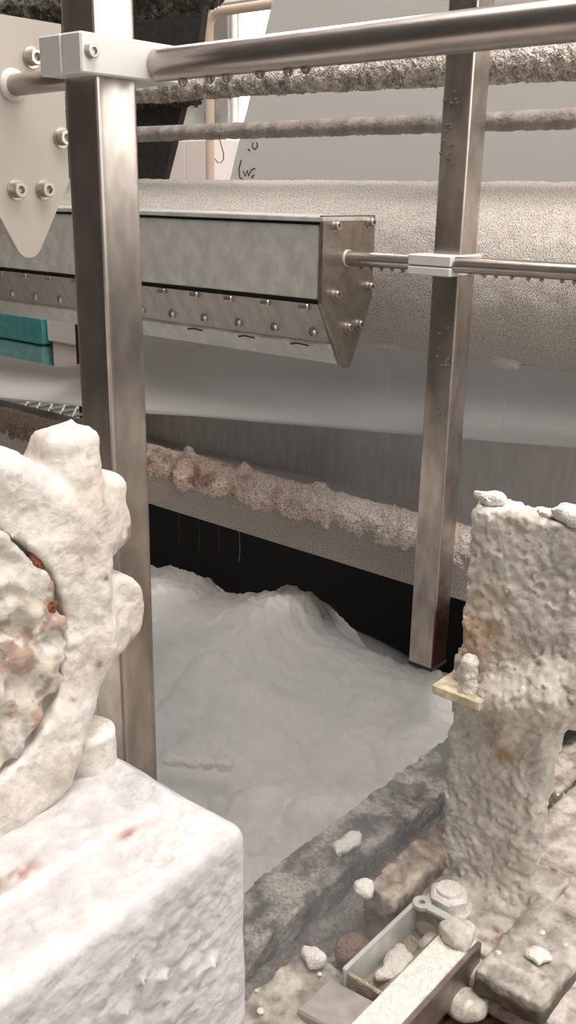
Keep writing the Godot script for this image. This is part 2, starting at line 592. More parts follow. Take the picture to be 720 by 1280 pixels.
func hall() -> void:
	wall_with("wall_back", 2, -9.2, 0.2, -9.2, 5.2, -0.3, 6.7, [[-8.6, -2.0, 1.0, 5.6]])
	wall_with("wall_front", 2, 6.0, 0.2, -9.2, 5.2, -0.3, 6.7, [])
	wall_with("wall_left", 0, -9.2, 0.2, -9.0, 6.0, -0.3, 6.7, [])
	wall_with("wall_right", 0, 5.0, 0.2, -9.0, 6.0, -0.3, 6.7, [[-8.0, -4.6, 0.9, 5.6], [-3.6, -0.4, 0.9, 5.6], [0.6, 3.8, 0.9, 5.6]])
	struct("ceiling", box(Vector3(-9.2, 6.5, -9.2), Vector3(5.2, 6.7, 6.2)), M.ceiling)
	# the window band behind the machine
	var w := thing("window_1", "wide white framed factory window behind the machine", "window", Vector3(-5.3, 1.0, -9.1))
	w.set_meta("kind", "structure")
	obj("window_sill", box(Vector3(-8.7, 0.94, -9.25), Vector3(-1.9, 1.0, -8.9)), M.white_paint, w)
	for k in 7: obj("window_frame", box(Vector3(-8.6 + k * 1.1 - 0.025, 1.0, -9.14), Vector3(-8.6 + k * 1.1 + 0.025, 5.6, -9.06)), M.white_paint, w)
	for y in [2.5, 4.0]: obj("window_frame", box(Vector3(-8.6, y - 0.025, -9.13), Vector3(-2.0, y + 0.025, -9.07)), M.white_paint, w)
	for k in 6:
		for y in [[1.0, 2.475], [2.525, 3.975], [4.025, 5.6]]:
			obj("pane", box(Vector3(-8.6 + k * 1.1 + 0.025, y[0], -9.102), Vector3(-8.6 + k * 1.1 + 1.075, y[1], -9.098), 0.0005), M.glass, w)
	# floor: tending side, far side and drive side round the pit
	var st := begin()
	bx(st, Vector3(-0.77, -0.3, -9.0), Vector3(5.0, -0.1, 6.0))
	bx(st, Vector3(-4.0, -0.3, -9.0), Vector3(-0.77, 0.0, -2.62))
	bx(st, Vector3(-9.0, -0.3, -9.0), Vector3(-4.0, 0.0, 6.0))
	bx(st, Vector3(-4.0, -0.3, 1.0), Vector3(-0.77, -0.1, 6.0))
	struct("floor", done(st), M.concrete, "grey concrete floor of the hall", "floor")

func pit() -> void:
	var st := begin()
	bx(st, Vector3(-4.0, -0.9, -2.8), Vector3(-0.77, -0.02, -2.6))
	bx(st, Vector3(-4.2, -0.9, -2.8), Vector3(-4.0, -0.02, 1.2))
	bx(st, Vector3(-4.0, -0.9, 1.0), Vector3(-0.77, -0.12, 1.2))
	bx(st, Vector3(-0.855, -0.9, -2.6), Vector3(-0.77, -0.27, 1.0))
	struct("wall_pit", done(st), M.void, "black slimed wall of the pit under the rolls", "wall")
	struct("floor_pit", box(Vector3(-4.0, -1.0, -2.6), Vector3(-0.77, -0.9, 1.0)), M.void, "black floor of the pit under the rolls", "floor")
	# froth heap in the pit
	var crest := [[-3.4, -0.12], [-2.13, -0.078], [-2.03, -0.052], [-1.95, -0.058], [-1.88, -0.088], [-1.78, -0.07], [-1.65, -0.012], [-1.57, 0.018], [-1.53, 0.012], [-1.48, -0.06], [-1.42, -0.08], [-1.34, -0.095], [-1.2, -0.098], [-1.05, -0.075], [-0.8, -0.09]]
	var height := func(x: float, z: float) -> float:
		var c := -0.1
		for k in crest.size() - 1:
			if x >= crest[k][0] and x < crest[k + 1][0]:
				c = lerpf(crest[k][1], crest[k + 1][1], (x - crest[k][0]) / (crest[k + 1][0] - crest[k][0]))
		var p := Vector3(x, 0.0, z)
		var base := -0.13 + nf(p, 2.2) * 0.02 + sqrt(absf(nf(p + Vector3.ONE, 3.2))) * 0.07 - 0.03
		# the heap stands high along its far ridge and slides down towards the walkway
		var ridge := smoothstep(-1.35, -1.85, z)
		var h := lerpf(base, c, ridge)
		h += 0.045 * exp(-(Vector2(x + 1.05, z + 1.28) / Vector2(0.13, 0.09)).length_squared())
		h += 0.05 * exp(-(Vector2(x + 1.45, z + 1.5) / Vector2(0.25, 0.10)).length_squared())
		h += nf(p * Vector3(1, 1, 1.6), 14.0) * 0.014 * (0.4 + ridge) + nf(p, 60.0) * 0.002
		if z < -1.9: h -= pow((-1.9 - z) * 5.0, 1.3) * 0.16
		return h
	var fn := func(u: float, v: float) -> Vector3:
		var x := lerpf(-3.3, -0.858, u)
		var z := lerpf(-2.45, 0.4, 1.0 - pow(1.0 - v, 0.7))
		var p := Vector3(x, height.call(x, z), z)
		var q := Vector3(x, 0, z)
		p.x += nf(q + Vector3.ONE * 7.0, 22.0) * 0.01 * clampf((-0.95 - x) * 10.0, 0.0, 1.0)
		return p
	var heap := obj("froth_heap", sheet(330, 300, fn), M.froth)
	tag(heap, "white heap of froth and wet pulp filling the pit behind the steel posts", "froth", "", "stuff")
	# crumbs of pulp floating by the white block
	var pts := []
	for k in 16: pts.append(Vector3(lerpf(-1.30, -1.19, k / 15.0), -0.062, lerpf(-1.165, -1.235, k / 15.0)))
	var fc := func(p: Vector3) -> float:
		var d := 1e3
		for k in 16: d = minf(d, p.distance_to(pts[k]) - 0.006 - 0.007 * absf(sin(k * 2.4)))
		return d + nf(p, 60.0) * 0.008
	tag(obj("pulp_crumbs", nets(Vector3(-1.34, -0.1, -1.28), Vector3(-1.15, -0.02, -1.13), 0.004, fc, 0.01), M.pulp_white), "row of small pulp crumbs floating in the froth beside the white block", "pulp", "", "stuff")
	# mouldy coping that edges the pit
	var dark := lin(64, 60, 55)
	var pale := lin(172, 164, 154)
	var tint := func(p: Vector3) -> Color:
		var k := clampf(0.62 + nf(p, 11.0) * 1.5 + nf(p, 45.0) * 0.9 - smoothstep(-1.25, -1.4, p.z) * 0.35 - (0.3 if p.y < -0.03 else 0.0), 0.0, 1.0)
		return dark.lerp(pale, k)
	var fco := func(p: Vector3) -> float:
		return sd_box(p, Vector3(-0.866, -0.26, -1.9), Vector3(-0.770, -0.004, -0.3), 0.006) + nf(p, 18.0) * 0.004 + nf(p, 70.0) * 0.006
	var cop := obj("pit_coping", nets(Vector3(-0.89, -0.2, -1.88), Vector3(-0.745, 0.02, -0.62), 0.005, fco, 0.014, tint), M.mould)
	tag(cop, "long mouldy grey concrete curb edging the froth pit", "curb")

func background() -> void:
	# the next press stand upstream: a dark wall of machinery
	var up := thing("press_stand", "tall dark press stand of the machine upstream of the near post", "machine", Vector3(-3.4, 0, 2.2))
	obj("stand_body", box(Vector3(-5.0, 0.0, 1.4), Vector3(-1.7, 2.3, 3.2), 0.03), M.frame_dark, up)
	obj("stand_rail", box(Vector3(-5.1, 2.3, 1.3), Vector3(-1.6, 2.42, 3.3), 0.02), M.frame_dark, up)
	for k in 4: obj("stand_door", box(Vector3(-4.9 + k * 0.8, 0.2, 1.37), Vector3(-4.2 + k * 0.8, 2.1, 1.4), 0.01), M.frame_dark, up)
	# dark upright of the machine frame, its edge slanting down to the left
	var t := thing("machine_frame", "black slanted upright of the machine frame behind the near steel post", "frame", Vector3(-2.5, 0.0, -2.35))
	var st := begin()
	prism_z(st, PackedVector2Array([Vector2(-3.0, 1.9), Vector2(-2.30, 1.9), Vector2(-2.295, 1.593), Vector2(-2.318, 1.485), Vector2(-2.488, 1.088), Vector2(-2.53, 0.98), Vector2(-2.80, 0.9), Vector2(-2.80, 0.0), Vector2(-3.0, 0.0)]), -2.325, -2.3)
	obj("upright", done(st), M.frame_dark, t)
	var fr := func(p: Vector3) -> float:
		return sd_cap(p, Vector3(-2.62, 1.33, -2.285), Vector3(-2.33, 1.33, -2.285), 0.026) + nf(p, 45.0) * 0.03
	var cr := func(_p: Vector3) -> Color: return lin(70, 66, 60)
	obj("crusted_flange", nets(Vector3(-2.68, 1.25, -2.35), Vector3(-2.27, 1.4, -2.22), 0.006, fr, 0.03, cr), M.crust, t)
	# felt hanging behind the roll
	var ff := func(u: float, v: float) -> Vector3:
		var y := lerpf(0.95, 2.1, v)
		var left := -2.188 + (y - 1.089) * 0.22 + nf(Vector3(0, y, 0), 9.0) * 0.006
		return Vector3(lerpf(left, 0.3, u), y, -2.3 - 0.16 * (v - 0.12) + 0.01 * sin(u * 9.0))
	var f := thing("press_felt", "wide pale grey felt hanging behind the crusted roll", "felt", Vector3(-1.0, 0.95, -2.3))
	obj("felt_web", sheet(60, 24, ff), M.felt, f)
	# handwriting on the felt
	var strokes := [
		[[0.0, 0.045], [0.03, 0.05], [0.058, 0.047], [0.052, 0.03], [0.04, 0.012]],
		[[0.03, 0.0], [0.028, -0.012], [0.04, -0.02], [0.05, -0.012], [0.044, 0.0]],
		[[-0.002, 0.012], [0.01, 0.022], [0.022, 0.012]], [[0.012, -0.018], [0.02, -0.024]],
		[[-0.012, -0.05], [-0.018, -0.075], [-0.012, -0.1], [0.0, -0.105]],
		[[0.0, -0.082], [0.01, -0.096], [0.018, -0.08], [0.024, -0.096], [0.034, -0.078], [0.048, -0.074]],
		[[0.036, -0.1], [0.046, -0.092], [0.042, -0.108], [0.03, -0.106]]]
	for s in strokes:
		var pts := []
		for q in s:
			var y: float = 1.19 + q[1]
			pts.append(Vector3(-2.13 + q[0], y, -2.298 - 0.16 * ((y - 0.95) / 1.15 - 0.12) + 0.005))
		obj("pen_stroke", wire(pts, 0.0022, 5), M.ink, f)
	# far side of the hall: pipes and a pale cabinet in front of the window
	var bend := [Vector3(-4.945, 0.0, -5.0), Vector3(-4.945, 1.0, -5.0), Vector3(-4.945, 2.05, -5.0)]
	for k in 6:
		var a := PI / 2 * (k + 1) / 6.0
		bend.append(Vector3(-4.945 + 0.1 * (1.0 - cos(a)), 2.05 + 0.1 * sin(a), -5.0))
	bend.append(Vector3(-3.2, 2.15, -5.0))
	var pipe := thing("far_pipe", "tan pipe rising far behind the machine and bending right under the ceiling", "pipe", Vector3(-4.945, 0, -5))
	obj("pipe_run", wire(bend, 0.03, 14), M.pipe_paint, pipe)
	for y in [0.6, 1.75]: obj("pipe_collar", rod(Vector3(-4.945, y, -5), Vector3(-4.945, y + 0.05, -5), 0.042), M.pipe_paint, pipe)
	var cab := thing("far_cabinet", "pale pink two door cabinet standing far behind the machine", "cabinet", Vector3(-6.2, 0, -6.1))
	obj("cabinet_body", box(Vector3(-6.52, 0, -6.5), Vector3(-5.93, 1.46, -6.02), 0.01), M.pink_paint, cab)
	obj("cabinet_door", box(Vector3(-6.5, 0.05, -6.02), Vector3(-6.227, 1.44, -6.0), 0.004), M.pink_paint, cab)
	obj("cabinet_door", box(Vector3(-6.217, 0.05, -6.02), Vector3(-5.945, 1.44, -6.0), 0.004), M.pink_paint, cab)
	# roof truss bits seen above the pipe bend
	var tr := thing("roof_truss", "pale steel roof truss high behind the machine", "truss", Vector3(-5, 2.0, -7))
	for k in 3:
		obj("truss_bar", box(Vector3(-8.5, 2.62 + k * 0.42, -7.0), Vector3(-2.4, 2.72 + k * 0.42, -6.9), 0.01), M.white_paint, tr)
	for k in 8: obj("truss_web", rod(Vector3(-8.2 + k * 0.75, 2.66, -6.95), Vector3(-7.8 + k * 0.75, 3.5, -6.95), 0.03), M.white_paint, tr)
	for x in [-8.5, -2.5]: obj("truss_post", box(Vector3(x, 0, -7.0), Vector3(x + 0.1, 3.6, -6.9), 0.005), M.white_paint, tr)
	# teal cabinet low at the drive side
	var g := thing("teal_guard", "teal machine guard box low behind the left end of the paper web", "guard", Vector3(-4.4, 0, -3.1))
	obj("guard_body", box(Vector3(-5.2, 0.0, -3.5), Vector3(-4.19, 0.275, -3.0), 0.006), M.teal_pale, g)
	obj("guard_lid", box(Vector3(-5.22, 0.285, -3.5), Vector3(-4.17, 0.42, -2.99), 0.006), M.teal, g)
	obj("guard_foot", box(Vector3(-5.22, 0.0, -2.999), Vector3(-4.17, 0.1, -2.97), 0.004), M.teal, g)
	var wp := thing("pale_crate", "pale pink crate standing beside the teal machine guard", "crate", Vector3(-3.95, 0, -3.2))
	obj("crate_body", box(Vector3(-4.15, 0.0, -3.5), Vector3(-3.3, 0.30, -3.03), 0.008), M.pink_paint, wp)
	obj("crate_lid", box(Vector3(-4.16, 0.305, -3.52), Vector3(-3.29, 0.43, -3.01), 0.008), M.white_paint, wp)
	# wire grating on the drive side
	var gr := thing("wire_grating", "white diamond wire grating beside the brown crusted beam", "grating", Vector3(-3.1, 0.2, -2.3))
	for k in 7:
		obj("grating_wire", rod(Vector3(-3.42 + k * 0.075, 0.20, -2.18), Vector3(-3.22 + k * 0.075, 0.26, -2.42), 0.006, 6), M.wire_metal, gr)
		obj("grating_wire", rod(Vector3(-3.22 + k * 0.075, 0.20, -2.18), Vector3(-3.42 + k * 0.075, 0.26, -2.42), 0.006, 6), M.wire_metal, gr)

func rolls() -> void:
	# the crusted press roll
	var t := thing("press_roll", "big pulp crusted press roll running behind the riveted steel box", "roll", Vector3(-1.5, 0.882, -2.043))
	var fr := func(u: float, v: float) -> Vector3:
		var a := v * TAU
		var x := lerpf(-3.4, 0.35, u)
		var q := Vector3(x, sin(a) * 0.197, cos(a) * 0.197)
		var r := 0.197 + nf(q, 9.0) * 0.003 + nf(q, 40.0) * 0.003
		return Vector3(x, 0.882 + sin(a) * r, -2.043 + cos(a) * r)
	obj("roll_shell", sheet(620, 150, fr, null, true), M.roll, t)
	for k in [[-1.339, 0.698, 0.022], [-1.019, 0.692, 0.024]]:
		obj("pulp_clot", clot(Vector3(k[0], k[1] + 0.006, -1.965), k[2], Vector3(1.5, 0.7, 1.0), k[0]), M.pulp_white, t)
		obj("drip_strand", wire([Vector3(k[0], k[1], -1.965), Vector3(k[0] + 0.004, k[1] - 0.07, -1.965), Vector3(k[0] + 0.003, k[1] - 0.15, -1.964)], 0.0012, 5), M.strand, t)
	for e in [-3.4, 0.35]: obj("roll_head", rod(Vector3(e - 0.02, 0.882, -2.043), Vector3(e + 0.02, 0.882, -2.043), 0.19, 40), M.steel_dull, t)
	obj("journal", rod(Vector3(-3.9, 0.882, -2.043), Vector3(0.8, 0.882, -2.043), 0.06), M.steel_dull, t)
	# crusted shower pipe above
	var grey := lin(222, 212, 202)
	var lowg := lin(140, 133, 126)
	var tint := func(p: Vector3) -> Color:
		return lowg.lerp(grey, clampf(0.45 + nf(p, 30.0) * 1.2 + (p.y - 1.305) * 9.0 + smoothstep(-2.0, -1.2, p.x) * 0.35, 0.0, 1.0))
	var fp := func(p: Vector3) -> float:
		var thick := lerpf(0.031, 0.042, smoothstep(-2.0, -0.7, p.x))
		return sd_cap(p, Vector3(-3.2, 1.307, -1.95), Vector3(0.4, 1.311, -1.95), thick) + nf(p, 14.0) * 0.005 + nf(p * Vector3(1.6, 1, 1), 75.0) * 0.008
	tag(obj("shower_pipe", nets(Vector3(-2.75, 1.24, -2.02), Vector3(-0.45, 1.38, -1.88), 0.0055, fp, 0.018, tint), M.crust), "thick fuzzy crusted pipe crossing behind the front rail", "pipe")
	# upper dark hairy pipe
	var tint2 := func(p: Vector3) -> Color:
		return lin(58, 54, 48).lerp(lin(140, 132, 120), clampf(nf(p, 40.0) * 1.6 - 0.1, 0.0, 1.0))
	var fu := func(p: Vector3) -> float:
		return sd_cap(p, Vector3(-3.4, 1.55, -2.0), Vector3(-1.99, 1.55, -2.0), 0.05) + nf(p, 25.0) * 0.02 + nf(p, 70.0) * 0.014
	tag(obj("overhead_pipe", nets(Vector3(-3.2, 1.44, -2.09), Vector3(-1.9, 1.66, -1.91), 0.0065, fu, 0.03, tint2), M.crust), "dark hairy crusted pipe at the top left above the pointed plate", "pipe")
	# thin straight bar with a ragged underside
	var b := thing("doctor_bar", "thin grey bar crossing in front of the pale felt", "bar", Vector3(-1.2, 1.195, -1.9))
	var tb := func(_p: Vector3) -> Color: return lin(158, 150, 143)
	var fb := func(p: Vector3) -> float:
		return sd_cap(p, Vector3(-3.0, 1.194, -1.9), Vector3(0.4, 1.194, -1.9), 0.0195) + nf(p, 60.0) * 0.005 * (1.0 if p.y < 1.186 else 0.05)
	obj("bar_rod", nets(Vector3(-2.7, 1.165, -1.93), Vector3(-0.45, 1.222, -1.87), 0.0045, fb, 0.008, tb), M.deck, b)
	var hook := [Vector3(-1.828, 1.185, -1.88), Vector3(-1.822, 1.165, -1.88), Vector3(-1.812, 1.14, -1.88), Vector3(-1.812, 1.127, -1.88), Vector3(-1.82, 1.118, -1.88), Vector3(-1.832, 1.118, -1.88), Vector3(-1.842, 1.127, -1.88)]
	tag(obj("wire_hook", wire(hook, 0.0013, 6), M.ink), "thin bent wire hook hanging from the grey bar", "hook")
	# paper web running out under the roll
	var fw := func(u: float, v: float) -> Vector3:
		var x := lerpf(-4.0, 0.3, u)
		var k := clampf((x + 2.98) / 2.17, -0.1, 1.0)
		var s0 := lerpf(-0.288, -0.18, smoothstep(-3.0, -2.3, x))
		var s1 := lerpf(-0.368, -0.258, k)
		var z1 := lerpf(-1.92, -2.02, k)
		var w := minf(v / 0.92, 1.0)
		var s := lerpf(s0, s1, w)
		var z := lerpf(-2.2, z1, pow(w, 2.2))
		var y := 1.05 + s * -z
		var over := maxf(v - 0.92, 0.0) / 0.08
		return Vector3(x, y - over * 0.006, z + over * 0.001 + 0.0015 * sin(x * 17.0))
	var web := thing("paper_web", "smooth grey wet paper web with a bright lower edge under the roll", "paper", Vector3(-1.5, 0.45, -1.9))
	obj("web_sheet", sheet(160, 40, fw), M.web, web)
	# wet pan wall below it
	var pan := thing("drip_pan", "dark wet steel pan wall below the paper web", "pan", Vector3(-1.5, 0.1, -2.08))
	var st := begin()
	prism_z(st, PackedVector2Array([Vector2(-2.45, 0.12), Vector2(0.3, 0.12), Vector2(0.3, 0.535), Vector2(-0.8, 0.535), Vector2(-1.6, 0.445), Vector2(-2.45, 0.345)]), -2.10, -2.07)
	obj("pan_wall", done(st), M.pan, pan)
	for k in [[-1.654, 0.22, 0.005], [-1.484, 0.2, 0.006], [-1.335, 0.25, 0.003], [-1.105, 0.2, 0.007], [-1.03, 0.24, 0.004], [-0.93, 0.2, 0.008], [-0.91, 0.22, 0.004]]:
		obj("water_trail", box(Vector3(k[0] - k[2] / 2, k[1], -2.071), Vector3(k[0] + k[2] / 2, 0.41, -2.0685), 0.001), M.pan, pan)
	var stand := thing("roll_stand", "dark bearing stand carrying the right end of the crusted roll", "stand", Vector3(0.6, 0.0, -2.1))
	obj("stand_body", box(Vector3(0.42, -0.1, -2.62), Vector3(0.75, 1.12, -1.72), 0.02), M.frame_dark, stand)
	obj("bearing_cap", rod(Vector3(0.40, 0.882, -2.043), Vector3(0.78, 0.882, -2.043), 0.16, 28), M.frame_dark, stand)
	tag(obj("rear_guard", box(Vector3(-2.25, 0.0, -2.62), Vector3(0.3, 1.0, -2.6), 0.003), M.frame_dark), "dark guard sheet closing the machine behind the crusted roll", "guard")
	# the crusted beam under the pan
	var bm := thing("crusted_beam", "long beam caked with pinkish and brown pulp above the black pit opening", "beam", Vector3(-1.5, 0.17, -1.84))
	obj("beam_channel", box(Vector3(-3.4, 0.175, -2.07), Vector3(0.3, 0.285, -1.805), 0.004), M.beam, bm)
	var pink := lin(228, 204, 190)
	var brown := lin(170, 130, 112)
	var pale := lin(242, 231, 219)
	var earth := lin(120, 106, 92)
	var tc := func(p: Vector3) -> Color:
		var c := pink.lerp(brown, clampf(nf(p, 16.0) * 2.0 + 0.25 - smoothstep(-1.9, -1.5, p.x) * 0.45, 0.0, 1.0))
		c = c.lerp(pale, clampf(smoothstep(-1.75, -1.2, p.x) * 0.8 + nf(p + Vector3.ONE, 22.0) * 0.6, 0.0, 1.0))
		return c.lerp(earth, smoothstep(-2.1, -2.4, p.x))
	var lumps := [Vector3(-1.94, 0.335, -1.86), Vector3(-1.72, 0.325, -1.86), Vector3(-1.463, 0.332, -1.86)]
	var tails := [[-1.905, 0.25, 0.034], [-1.78, 0.265, 0.04], [-1.637, 0.258, 0.03], [-2.2, 0.26, 0.03]]
	var fc := func(p: Vector3) -> float:
		var d := sd_cap(p, Vector3(-3.3, 0.280, -1.856), Vector3(0.3, 0.280, -1.856), 0.054)
		for l in lumps:
			if absf(p.x - l.x) < 0.09: d = smin(d, sd_cap(p, l - Vector3(0, 0.03, 0), l + Vector3(0, 0.012, 0), 0.028, 0.012), 0.02)
		for l in tails:
			if absf(p.x - l[0]) < 0.09: d = smin(d, sd_cap(p, Vector3(l[0], 0.275, -1.81), Vector3(l[0], l[1], -1.803), l[2], l[2] * 0.3), 0.02)
		return d + nf(p, 18.0) * 0.009 + nf(p, 75.0) * 0.010
	obj("pulp_crust", nets(Vector3(-3.1, 0.21, -1.93), Vector3(-0.5, 0.38, -1.76), 0.0065, fc, 0.028, tc), M.crust, bm)
	for k in 4:
		var x := -1.98 + k * 0.09 + rng.randf() * 0.05
		obj("drip_strand", wire([Vector3(x, 0.18, -1.815), Vector3(x + 0.003, 0.12, -1.815), Vector3(x, 0.06 + rng.randf() * 0.05, -1.814)], 0.0005, 5), M.rust if k < 3 else M.beam, bm)

func box_bolts(t: Node3D, mesh: Mesh, x: float, spots: Array) -> void:
	for s in spots: screw(t, mesh, Vector3(x, s[0], s[1]), Vector3.RIGHT)

func boxes() -> void:
	var sock := socket_screw(0.0085, 0.012)
	var dome := dome_screw(0.0105, 0.009)
	# the riveted box
	var t := thing("steam_box", "long stainless steel box with a row of screws and a pointed end plate", "box", Vector3(-1.3, 0.705, -1.61))
	var st := begin()
	prism_x(st, PackedVector2Array([Vector2(-1.537, 1.0), Vector2(-1.537, 0.842), Vector2(-1.606, 0.722), Vector2(-1.628, 0.722), Vector2(-1.686, 0.842), Vector2(-1.686, 1.0)]), -3.4, -1.214)
	obj("body", done(st), M.gasket, t)
	obj("front_panel", box(Vector3(-3.4, 0.848, -1.537), Vector3(-1.219, 0.990, -1.530), 0.002), M.steel_panel, t)
	obj("lid", box(Vector3(-3.4, 0.996, -1.69), Vector3(-1.204, 1.006, -1.525), 0.002), M.steel_panel, t)
	st = begin()
	prism_x(st, PackedVector2Array([Vector2(-1.529, 0.838), Vector2(-1.570, 0.757), Vector2(-1.577, 0.757), Vector2(-1.539, 0.838)]), -3.4, -1.216)
	obj("lower_panel", done(st), M.steel_dull, t)
	st = begin()
	prism_x(st, PackedVector2Array([Vector2(-1.569, 0.7565), Vector2(-1.566, 0.752), Vector2(-1.600, 0.712), Vector2(-1.626, 0.706), Vector2(-1.634, 0.716), Vector2(-1.59, 0.756)]), -3.4, -1.216)
	obj("lip", done(st), M.steel_panel, t)
	st = begin()
	prism_x(st, PackedVector2Array([Vector2(-1.526, 1.008), Vector2(-1.526, 0.842), Vector2(-1.604, 0.704), Vector2(-1.628, 0.704), Vector2(-1.697, 0.842), Vector2(-1.697, 1.008)]), -1.214, -1.205)
	obj("end_plate", done(st), M.steel_dark, t).set_meta("label", "dark brushed pointed end plate")
	box_bolts(t, sock, -1.205, [[0.989, -1.562], [0.994, -1.678], [0.857, -1.568], [0.866, -1.682], [0.789, -1.612], [0.791, -1.650]])
	var slope := Vector3(0, -0.45, 0.89).normalized()
	for k in 18:
		var x := -1.25 - 0.1045 * k
		screw(t, dome, Vector3(x, 0.779, -1.5595), Vector3(0, 0.4545, 0.0) + Vector3(0, -0.9, 0.89), "screw")
		obj("clip", box(Vector3(x - 0.012, 0.826, -1.534), Vector3(x + 0.012, 0.838, -1.522), 0.002), M.bolt_steel, t)
	for k in [-1.27, -1.42, -1.58]:
		obj("weld_run", wire([Vector3(k, 0.748, -1.5685), Vector3(k - 0.03, 0.75, -1.5675), Vector3(k - 0.05, 0.746, -1.57)], 0.002, 5), M.ink, t)
	# the nearer box: only its pointed plate shows
	var n := thing("spray_box", "pale pointed plate with socket bolts at the left edge beside the near post", "plate", Vector3(-1.22, 0.955, -0.86))
	var poly := PackedVector2Array([Vector2(-0.786, 1.268), Vector2(-0.786, 1.06)])
	for k in 9:
		var a := lerpf(deg_to_rad(-33), deg_to_rad(-147), k / 8.0)
		poly.append(Vector2(-0.859 + cos(a) * 0.022, 0.976 + sin(a) * 0.022))
	poly.append_array(PackedVector2Array([Vector2(-0.936, 1.06), Vector2(-0.936, 1.268)]))
	st = begin()
	prism_x(st, poly, -1.226, -1.216)
	obj("end_plate", done(st), M.plate, n)
	st = begin()
	prism_x(st, PackedVector2Array([Vector2(-0.80, 1.255), Vector2(-0.80, 1.055), Vector2(-0.852, 0.985), Vector2(-0.866, 0.985), Vector2(-0.925, 1.055), Vector2(-0.925, 1.255)]), -3.0, -1.226)
	obj("body", done(st), M.steel_dull, n)
	var sock2 := socket_screw(0.0105, 0.014)
	box_bolts(n, sock2, -1.216, [[1.047, -0.843], [1.048, -0.890], [1.22, -0.883], [1.119, -0.926], [1.22, -0.80]])
	st = begin()
	lathe(st, Vector3(-1.216, 1.182, -0.85), Vector3.RIGHT, [Vector2(0.022, 0), Vector2(0.0215, 0.003), Vector2(0.018, 0.006), Vector2(0.014, 0.006)], 24)
	obj("weld_ring", done(st), M.clamp, n)

